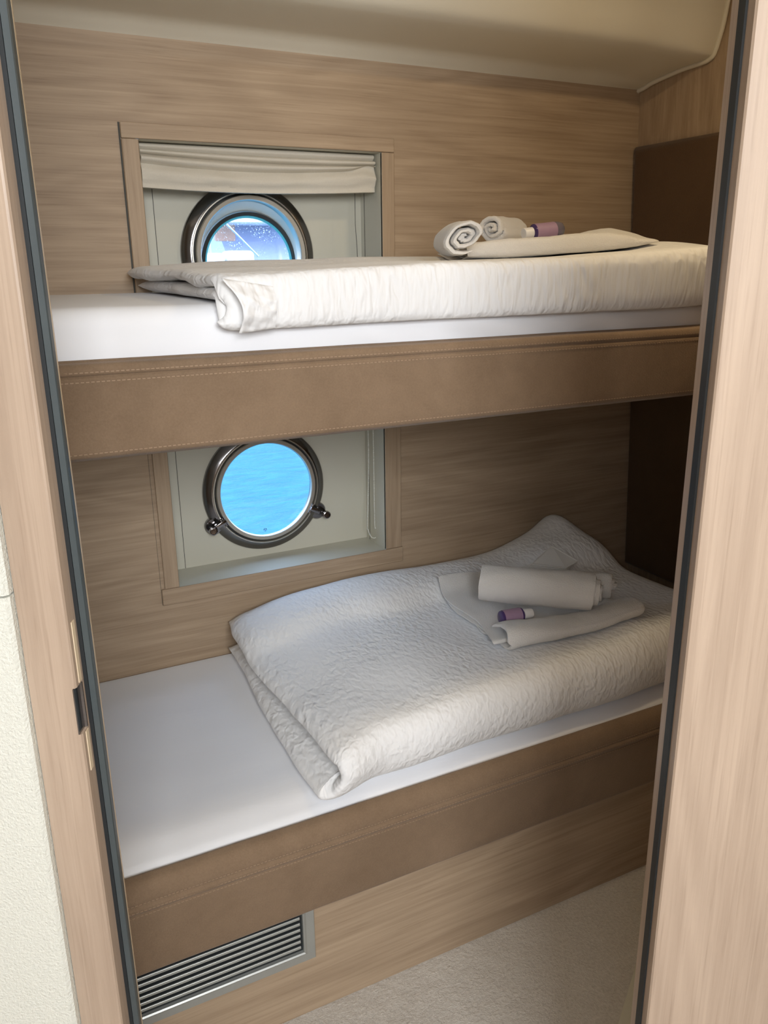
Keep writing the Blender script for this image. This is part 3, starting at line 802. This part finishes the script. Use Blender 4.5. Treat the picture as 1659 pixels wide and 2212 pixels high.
# pointed corner of the cover standing at the upper duvet's front left
bm = bm_new()
rows = []
for i in range(15):
    u = i / 14; row = []
    for j in range(21):
        v = j / 20
        x = lerp(.318 + .020 * v, .395, u); z = lerp(-.014 - .012 * u, -.088 + .004 * u, v)
        y = 1.117 - .016 * math.sin(PI * v) * (1 - u * .3) + .010 * u + .004 * nz(u * 4, v * 5, 3)
        x += .012 * math.sin(PI * v) * (1 - u)
        row.append((x, y, z))
    rows.append(row)
F = [[bm.verts.new(p) for p in r] for r in rows]; K = [[bm.verts.new((p[0] + .002, p[1] + .02 * math.sin(PI * min(1, j / 20)) * min(1, i / 5) + .003, p[2])) for j, p in enumerate(r)] for i, r in enumerate(rows)]
uvl = bm.loops.layers.uv.new('UVMap')
for i in range(14):
    for j in range(20):
        for f in (bm.faces.new((F[i][j], F[i][j + 1], F[i + 1][j + 1], F[i + 1][j])), bm.faces.new((K[i][j], K[i + 1][j], K[i + 1][j + 1], K[i][j + 1]))):
            for lp in f.loops: lp[uvl].uv = (lp.vert.co.x, lp.vert.co.z)
for j in range(20): bm.faces.new((F[0][j], F[0][j + 1], K[0][j + 1], K[0][j]))
for i in range(14):
    bm.faces.new((F[i][0], F[i + 1][0], K[i + 1][0], K[i][0])); bm.faces.new((F[i][20], F[i + 1][20], K[i + 1][20], K[i][20]))
o = obj('cover_corner', bm, M_duvet, DU, sharp=0); o['label'] = 'pointed corner of the duvet cover'

# ------------------------------------------------------------------ towels
from mathutils.bvhtree import BVHTree
def meshes(o): return ([o] if o.type == 'MESH' else []) + [m for c in o.children for m in meshes(c)]
def bvh(objs, dz=0):
    vs, ps = [], []
    for r in objs:
        for o in meshes(r):
            w = wpos(o); n = len(vs)
            vs += [v.co + w + Vector((0, 0, dz)) for v in o.data.vertices]; ps += [[n + i for i in p.vertices] for p in o.data.polygons]
    return BVHTree.FromPolygons(vs, ps)
def surf(tree, fallback):
    def top(x, y):
        h = tree.ray_cast(Vector((x, y, 4)), Vector((0, 0, -1)))[0]
        return (h.z - ZC) if h else fallback(x, y)
    return top
def settle(o, supports):
    base = bvh(supports); z = 0
    if bvh([o]).overlap(base):
        while z < .04 and bvh([o], z).overlap(base): z += .0015
    else:
        while z > -.03 and not bvh([o], z - .0015).overlap(base): z -= .0015
    o.location.z += z
    return o
DL = [o for o in C.objects if o.name.startswith('duvet') and o.type == 'MESH' and 'lower bunk' in o['label']][0]
SL, SU = surf(bvh([DL]), TL), surf(bvh([DU]), TU)
def towel_roll(name, p, axis, up, R, length, turns, squash, label, group, seed, tilt=0.0, thick=None, cone=0.0):
    """terry strip rolled into a spiral; p = centre of the near end"""
    axis = Vector(axis).normalized(); up = Vector(up); side = axis.cross(up).normalized(); up = side.cross(axis).normalized()
    b = bm_new(); pitch = (R - .005) / turns; th = pitch * .90 if thick is None else thick
    NT, NL = int(turns * 40), 30
    ca, sa = math.cos(tilt), math.sin(tilt)
    def pt(theta, r, t):
        c, s = r * math.cos(theta), r * math.sin(theta) * squash
        c, s = c * ca - s * sa, c * sa + s * ca
        return p + axis * t + side * c + up * s
    lay = {}
    for sgn in (0, 1):
        for i in range(NT + 1):
            th_ = 2 * PI * turns * i / NT
            rc = .005 + pitch * (i / NT) * turns - th / 2
            for j in range(NL + 1):
                t = length * j / NL
                w = .0022 * nz(math.cos(th_) * 2 + seed, math.sin(th_) * 2, t * 18, 3) + .0045 * nz(th_ * .30 + seed, seed, 1, 2)
                end = min(j, NL - j)
                e = (.45, .80, .97)[end] if end < 3 else 1.0
                tt = t + (.0035 * nz(th_ * .5, seed, 2) + .004 * math.sin(th_ * .23 + seed)) * (1 if end == 0 else (.5 if end == 1 else 0))
                tt -= cone * (1 - i / NT) ** .8 * max(0.0, 1 - j / 4)
                ee = e * (1.0 if i < NT - 3 else (.9, .75, .5, .3)[min(3, i - NT + 3)])
                lay[(sgn, i, j)] = b.verts.new(pt(th_, max(.001, rc + (th / 2 * ee if sgn else -th / 2 * ee) + w), tt))
    for i in range(NT):
        for j in range(NL):
            b.faces.new((lay[1, i, j], lay[1, i + 1, j], lay[1, i + 1, j + 1], lay[1, i, j + 1]))
            b.faces.new((lay[0, i, j], lay[0, i, j + 1], lay[0, i + 1, j + 1], lay[0, i + 1, j]))
        for j in (0, NL): b.faces.new((lay[0, i, j], lay[0, i + 1, j], lay[1, i + 1, j], lay[1, i, j]))
    for i in (0, NT):
        for j in range(NL): b.faces.new((lay[0, i, j], lay[0, i, j + 1], lay[1, i, j + 1], lay[1, i, j]))
    return tag(obj(name, b, M_terry, sharp=60), label, 'towel', group)
def sheet_section(bm, cen, th, x0f, x1f, posf, NXs=70, seed=0):
    """towel cloth: centreline cen [(v, h)] swept across, with thickness th; posf(u, v, h) -> point"""
    L = len(cen); T_, B_ = [], []
    for i in range(NXs + 1):
        tt = i / NXs; ro, ri = [], []
        for k, (v, h) in enumerate(cen):
            a, c = cen[max(0, k - 1)], cen[min(L - 1, k + 1)]; dv, dh = c[0] - a[0], c[1] - a[1]; l = math.hypot(dv, dh) or 1
            nv, nh = dh / l, -dv / l
            s = k / (L - 1); x = lerp(x0f(s), x1f(s), tt)
            e = 1.0
            for d in (min(i, NXs - i), min(k, L - 1 - k)):
                if d < 2: e *= (.5, .85)[d]
            w = .0016 * nz(x * 26 + seed, v * 26, h * 30, 3) + .0018 * nz(x * 9 + seed, v * 9, s * 6, 2)
            ro.append(bm.verts.new(posf(x, v + nv * th / 2 * e, h + nh * th / 2 * e + w))); ri.append(bm.verts.new(posf(x, v - nv * th / 2 * e, h - nh * th / 2 * e + w)))
        T_.append(ro); B_.append(ri)
    for i in range(NXs):
        for k in range(L - 1):
            bm.faces.new((T_[i][k], T_[i][k + 1], T_[i + 1][k + 1], T_[i + 1][k])); bm.faces.new((B_[i][k], B_[i + 1][k], B_[i + 1][k + 1], B_[i][k + 1]))
        for k in (0, L - 1): bm.faces.new((T_[i][k], T_[i + 1][k], B_[i + 1][k], B_[i][k]))
    for i in (0, NXs):
        for k in range(L - 1): bm.faces.new((T_[i][k], T_[i][k + 1], B_[i][k + 1], B_[i][k]))
def dense(P, step=.006):
    out = [P[0]]
    for a, c in zip(P, P[1:]):
        n = max(1, int(math.dist(a, c) / step))
        for k in range(1, n + 1): out.append((lerp(a[0], c[0], k / n), lerp(a[1], c[1], k / n)))
    return out
def curl(v0, h_lo, h_hi, depth, n=14):
    return [(v0 - depth * math.sin(PI * k / n), (h_lo + h_hi) / 2 - (h_hi - h_lo) / 2 * math.cos(PI * k / n)) for k in range(n + 1)]
# lower: large folded bath towel
def low_pos(x, v, h):
    X = .938 + x + .16 * v; Y = 1.292 - .11 * x + v
    return Vector((X, Y, SL(X, Y) + .0045 + h))
bm = bm_new()
outer = dense([(.36, .004)] + [(.30, .004), (.06, .004), (.022, .004)], .012) + curl(.018, .004, .040, .024) + dense([(.022, .0405), (.042, .0395), (.062, .0345), (.074, .030)], .006)
def low_flap(x, v, h):      # the front turn-up gapes open at its left end and sags towards the right
    g = math.exp(-((x - .03) / .045) ** 2)
    return low_pos(x, v + .006 * nz(x * 14, 2, 1) * sstep(.03, .04, h), h * (1 + .22 * g * sstep(.02, .035, h)) - .006 * sstep(.08, .20, x) * sstep(.024, .036, h))
sheet_section(bm, outer, .0085, lambda s: .0 + .006 * math.sin(s * 9) + .012 * sstep(.62, .5, abs(s - .55) * 4), lambda s: .350 + .004 * math.sin(s * 7 + 1), low_flap, 90, 1)
mid_ = dense([(.372, .0135), (.20, .0125), (.06, .0125), (.034, .0125)], .012) + curl(.030, .0125, .0195, .008, 8) + dense([(.04, .0195), (.10, .0190), (.22, .0190), (.366, .0190)], .012)
sheet_section(bm, mid_, .0058, lambda s: -.012 + .009 * math.sin(s * 17 + 2), lambda s: .338, low_pos, 60, 5)
TG = 'towels left on the bunks'
tag(obj('bath_towel', bm, M_terry, sharp=60), 'folded white bath towel lying flat on the lower duvet', 'towel', TG)
# upper: flat folded towel
def up_pos(x, v, h):
    X = .915 + x * .93 + .30 * v; Y = 1.425 - .22 * x + v * .9
    return Vector((X, Y, SU(X, Y) + .0045 + h))
bm = bm_new()
outer = dense([(.33, .004), (.20, .004), (.03, .004)], .012) + curl(.022, .004, .030, .016) + dense([(.028, .0305), (.12, .030), (.26, .033), (.335, .030)], .012)
def up_pos2(x, v, h):
    k = math.exp(-((x - .34) / .10) ** 2) * sstep(.02, .14, v) * sstep(.006, .02, h)
    return up_pos(x, v, h * (.74 - .20 * sstep(.10, 0, x) - .50 * sstep(.35, .44, x)) + .020 * k + .012 * math.exp(-((v - .005) / .05) ** 2) * sstep(.008, .02, h) * sstep(.40, .30, x))
sheet_section(bm, outer, .010, lambda s: .0 + .01 * math.sin(s * 8), lambda s: .43 + .008 * math.sin(s * 6 + 1) + .012 * math.exp(-((s - .5) / .1) ** 2), up_pos2, 80, 2)
mid_ = dense([(.32, .0135), (.15, .0135), (.045, .0135)], .012) + curl(.04, .0135, .0215, .006, 6) + dense([(.05, .0215), (.15, .0215), (.32, .0225)], .012)
sheet_section(bm, mid_, .007, lambda s: .034, lambda s: .42, up_pos2, 60, 8)
tag(obj('bath_towel', bm, M_terry, sharp=60), 'folded white bath towel lying flat on the upper duvet', 'towel', TG)
A1 = Vector((.74, -.67, .0)).normalized()
zt = -.802 + .034
towel_roll('towel_roll', Vector((1.192, 1.315, -.7355)), -A1, (0, 0, 1), .0485, .255, 3.75, .97, 'large rolled white towel lying right behind the bottle on the lower bunk', TG, 2.0, .6, .0088, .024)
towel_roll('towel_roll', Vector((1.292, 1.362, -.750)), -A1, (0, 0, 1), .034, .13, 2.75, .95, 'smaller rolled white towel tucked behind the large roll on the lower bunk', TG, 5.0, 1.0, .0088, .008)
towel_roll('towel_roll', Vector((.857, 1.352, .0455)), Vector((.33, .94, .02)), (0, 0, 1), .048, .11, 2.75, .66, 'leftmost rolled white towel with a loose spiral end on the upper bunk', TG, 8.0, .48, .0125)
towel_roll('towel_roll', Vector((1.092, 1.618, .062)), Vector((.86, .51, .0)), (0, 0, 1), .040, .15, 2.6, .88, 'rolled white towel beside the small purple bottle on the upper bunk', TG, 11.0, 2.6, .0125)

# ------------------------------------------------------------------ toiletries
def bottle(label, p, axis, name, upper):
    axis = Vector(axis).normalized(); p = Vector(p)
    base = p - Vector((0, 0, .0175))
    r = thing('bottle', label, 'bottle', base, 'small purple toiletry bottles')
    R = .0172
    if not upper:
        b = bm_new(); add_lathe(b, [(0, 0), (R * .8, 0), (R * .95, .0015), (R, .005), (R, .050), (R * .95, .054), (R * .72, .0565), (R * .6, .058), (0, .058)], p, axis); obj('body', b, M_purple, r)
        b = bm_new(); add_lathe(b, [(R * 1.0, .006), (R * 1.022, .0062), (R * 1.022, .0495), (R * 1.0, .0497)], p, axis); o = obj('bottle_label', b, M_label, r); o['label'] = 'lilac wrap label'
        b = bm_new(); add_lathe(b, [(0, .058), (R * .66, .058), (R * .68, .060), (R * .68, .079), (R * .60, .081), (0, .081)], p, axis); o = obj('cap', b, M_capw, r); o['label'] = 'white cap'
    else:                                      # lies with its clear rounded end away from the cap
        b = bm_new(); add_lathe(b, [(0, 0), (R * .8, 0), (R * .97, .002), (R, .005), (R, .056), (R * .96, .063), (R * .86, .070), (R * .6, .0745), (0, .076)], p, axis); obj('body', b, M_purple, r)
        b = bm_new(); add_lathe(b, [(R * 1.0, .004), (R * 1.022, .0042), (R * 1.022, .0545), (R * 1.0, .0547)], p, axis); o = obj('bottle_label', b, M_label, r); o['label'] = 'lilac wrap label'
        b = bm_new(); add_lathe(b, [(R * 1.0, .0548), (R * 1.03, .0550), (R * 1.03, .058), (R * .995, .065), (R * .88, .0725), (R * .6, .0775), (0, .079)], p, axis); o = obj('clear_end', b, M_clear, r); o['label'] = 'clear rounded end'
        b = bm_new(); add_lathe(b, [(0, -.022), (R * .6, -.022), (R * .66, -.020), (R * .66, -.001), (0, 0)], p, axis); o = obj('cap', b, M_capw, r); o['label'] = 'white cap'
    return r
bottle('small purple bottle with a white cap lying against the towel roll, lower bunk', (.985, 1.382, -.766), (.81, -.10, .0), 'bottle', False)
bottle('small purple bottle with a clear rounded end lying on the upper bunk', (1.112, 1.490, .0505), (.95, -.05, .09), 'bottle', True)
# folded paper packet behind the rolls
bm = bm_new()
for k in range(3):
    z0 = -.7895 + .0035 * k
    ps = [(1.338 - .006 * k, 1.652 - .010 * k), (1.352 - .002 * k, 1.560 - .004 * k), (1.300, 1.540), (1.222 + .010 * k, 1.600 + .004 * k), (1.285 + .006 * k, 1.640 - .006 * k)]
    a = [bm.verts.new((x, y, z0 + (.028 if q == 0 else .008 if q in (1, 4) else 0))) for q, (x, y) in enumerate(ps)]; c = [bm.verts.new((v.co.x, v.co.y, v.co.z + .0012)) for v in a]
    bm.faces.new(a[::-1]); bm.faces.new(c)
    for q in range(5): bm.faces.new((a[q], a[(q + 1) % 5], c[(q + 1) % 5], c[q]))
tag(obj('paper_packet', bm, M_paper, smooth=False), 'folded white paper packet lying behind the rolls on the lower bunk', 'packet')
tw = {o['label']: o for o in C.objects if o.get('category') in ('towel', 'bottle', 'packet')}
def pick(k): return [o for l, o in tw.items() if k in l][0]
bt_l, bt_u = pick('flat on the lower duvet'), pick('flat on the upper duvet')
settle(pick('large rolled'), [bt_l, DL]); settle(pick('smaller rolled'), [bt_l, DL, pick('large rolled')])
settle(pick('against the towel roll'), [bt_l, DL, pick('large rolled')]); settle(pick('paper packet'), [bt_l, DL, pick('smaller rolled')])
settle(pick('leftmost rolled'), [bt_u, DU]); settle(pick('rolled white towel beside'), [bt_u, DU, pick('leftmost rolled')])
settle(pick('clear rounded end'), [bt_u, DU, pick('rolled white towel beside')])

# ------------------------------------------------------------------ outside: water and a neighbouring yacht
bm = bm_new(); vs = [bm.verts.new(c) for c in ((-60, 2.3, -1.9), (90, 2.3, -1.9), (90, 160, -1.9), (-60, 160, -1.9))]; bm.faces.new(vs)
struct(obj('sea', bm, M_sea, smooth=False), 'bright turquoise sea outside the lower porthole', 'sea')
yt = thing('motor_yacht', 'white motor yacht moored outside the upper porthole', 'yacht', (4.4, 15.3, -1.9))
KB = 1.7                                       # yacht drawn at 1:1.7, full length about 18 m
def grow(b):
    for v in b.verts: v.co *= KB
    return b
b = bm_new(); rings = []
for i in range(25):
    t = i / 24; x = lerp(-1.5, 9.0, t); hw = 1.5 * (1 - max(0, (t - .55) / .45) ** 2.2) + .02
    prof = [(-.05, -1.65), (-.75 * hw, -1.5), (-hw, -.9), (-hw * 1.03, -.1 + .25 * t * t)]
    prof = prof + [(-y, z) for y, z in prof[::-1]]
    rings.append([b.verts.new((x, 9 + y, z)) for y, z in prof])
for A, B in zip(rings, rings[1:]):
    for k in range(len(A)): b.faces.new((A[k], A[(k + 1) % len(A)], B[(k + 1) % len(A)], B[k]))
b.faces.new(rings[0]); b.faces.new(rings[-1]); obj('hull', grow(b), M_gel, yt)
b = bm_new(); add_box(b, -1.4, 6.0, 7.55, 10.3, -.06, .02, .02); obj('deck', grow(b), M_deck, yt)
b = bm_new(); add_prism_x(b, [(7.9, .02), (8.3, .40), (9.7, .40), (10.0, .02)], 2.35, 5.6); obj('cabin', grow(b), M_shadecab, yt, smooth=False)
for x0, x1 in ((2.55, 3.0), (3.08, 3.7)):
    b = bm_new(); add_prism_x(b, [(7.945, .06), (8.21, .31), (8.225, .31), (7.96, .06)], x0, x1); obj('window', grow(b), M_bwin, yt, smooth=False)
b = bm_new(); add_prism_x(b, [(7.6, .40), (7.62, .455), (7.9, .485), (9.9, .485), (10.1, .455), (10.1, .40)], 2.05, 6.0); obj('hardtop', grow(b), M_gel, yt, smooth=False)
b = bm_new(); add_prism_x(b, [(8.1, .486), (8.3, .80), (9.6, .80), (9.8, .486)], 2.5, 5.0); obj('flybridge', grow(b), M_bwin, yt, smooth=False)
for x0, x1, z0, z1 in ((2.22, 2.42, .24, .39), (3.15, 3.4, .31, .39)):
    b = bm_new(); add_box(b, x0, x1, 7.90, 7.94, z0, z1, .01); obj('locker', grow(b), M_teak, yt)
for x in (2.0, 2.1):
    b = bm_new(); add_tube(b, [(x, 7.65, .02), (x, 7.65, .30)], .006, 8); obj('stanchion', grow(b), M_satin, yt)
b = bm_new(); add_tube(b, [(1.0, 7.65, .30), (2.1, 7.65, .30)], .006, 8); obj('rail', grow(b), M_satin, yt)
b = bm_new(); add_tube(b, [(3.18, 7.62, .02), (3.18, 7.62, .20)], .010, 8); obj('stanchion', grow(b), M_satin, yt)
for x0, x1, z1 in ((2.02, 2.22, .13), (2.24, 2.50, .15)):
    b = bm_new(); add_box(b, x0, x1, 7.58, 7.85, .02, z1, .045, 4); obj('fender', grow(b), M_gel, yt)
b = bm_new(); add_tube(b, [(.9, 4.6, .66), (1.38, 5.0, .345), (1.60, 5.2, .20), (1.80, 5.4, .07)], .006, 8)
tag(obj('mooring_line', b, M_gel), 'pale mooring line slanting across the upper porthole view', 'rope')

# ------------------------------------------------------------------ light
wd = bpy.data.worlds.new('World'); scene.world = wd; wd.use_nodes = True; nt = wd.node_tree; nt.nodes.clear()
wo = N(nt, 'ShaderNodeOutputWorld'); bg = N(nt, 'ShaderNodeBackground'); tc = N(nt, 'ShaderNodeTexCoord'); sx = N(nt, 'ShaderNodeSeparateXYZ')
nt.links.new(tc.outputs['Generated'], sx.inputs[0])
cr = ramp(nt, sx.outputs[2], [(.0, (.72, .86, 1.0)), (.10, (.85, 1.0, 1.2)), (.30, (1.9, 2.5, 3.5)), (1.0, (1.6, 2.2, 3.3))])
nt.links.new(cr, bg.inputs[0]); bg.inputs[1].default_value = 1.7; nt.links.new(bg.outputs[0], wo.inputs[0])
sl = bpy.data.lights.new('sun', 'SUN'); sl.energy = 3.0; sl.color = (1, .95, .88); sl.angle = .01
so = bpy.data.objects.new('sun', sl); C.objects.link(so); so.rotation_euler = Vector((.25, .62, -.75)).to_track_quat('-Z', 'Y').to_euler()
def area(name, loc, target, sx_, sy_, power, col):
    l = bpy.data.lights.new(name, 'AREA'); l.shape = 'RECTANGLE'; l.size = sx_; l.size_y = sy_; l.energy = power; l.color = col
    o = bpy.data.objects.new(name, l); C.objects.link(o); o.location = Vector(loc) + Vector((0, 0, ZC))
    o.rotation_euler = (Vector(target) - Vector(loc)).to_track_quat('-Z', 'Y').to_euler(); return o
c = D(.47, -1.08); t = D(-.2, .95)
area('corridor_light', (c[0], c[1], .40), (t[0], t[1], -.55), .8, .7, 50, (.96, .98, 1.0))
c = D(-.28, -1.08); t = D(.25, 1.6)
area('corridor_light', (c[0], c[1], .36), (t[0], t[1], -.8), .5, .5, 9, (.93, .97, 1.0))  # unseen fill light added to brighten the towels on the lower bunk
for x, y, p in ((1.24, .95, 3.9),):
    area('cabin_downlight', (x, y, .715), (x, y + .02, -1), .10, .10, p, (1.0, .77, .46))

scene.view_settings.view_transform = 'Standard'; scene.view_settings.look = 'None'
scene.view_settings.gamma = 1; scene.view_settings.use_curve_mapping = False; scene.view_settings.exposure = 0.0
scene.cycles.use_denoising = True
scene.cycles.max_bounces = 10; scene.cycles.diffuse_bounces = 6
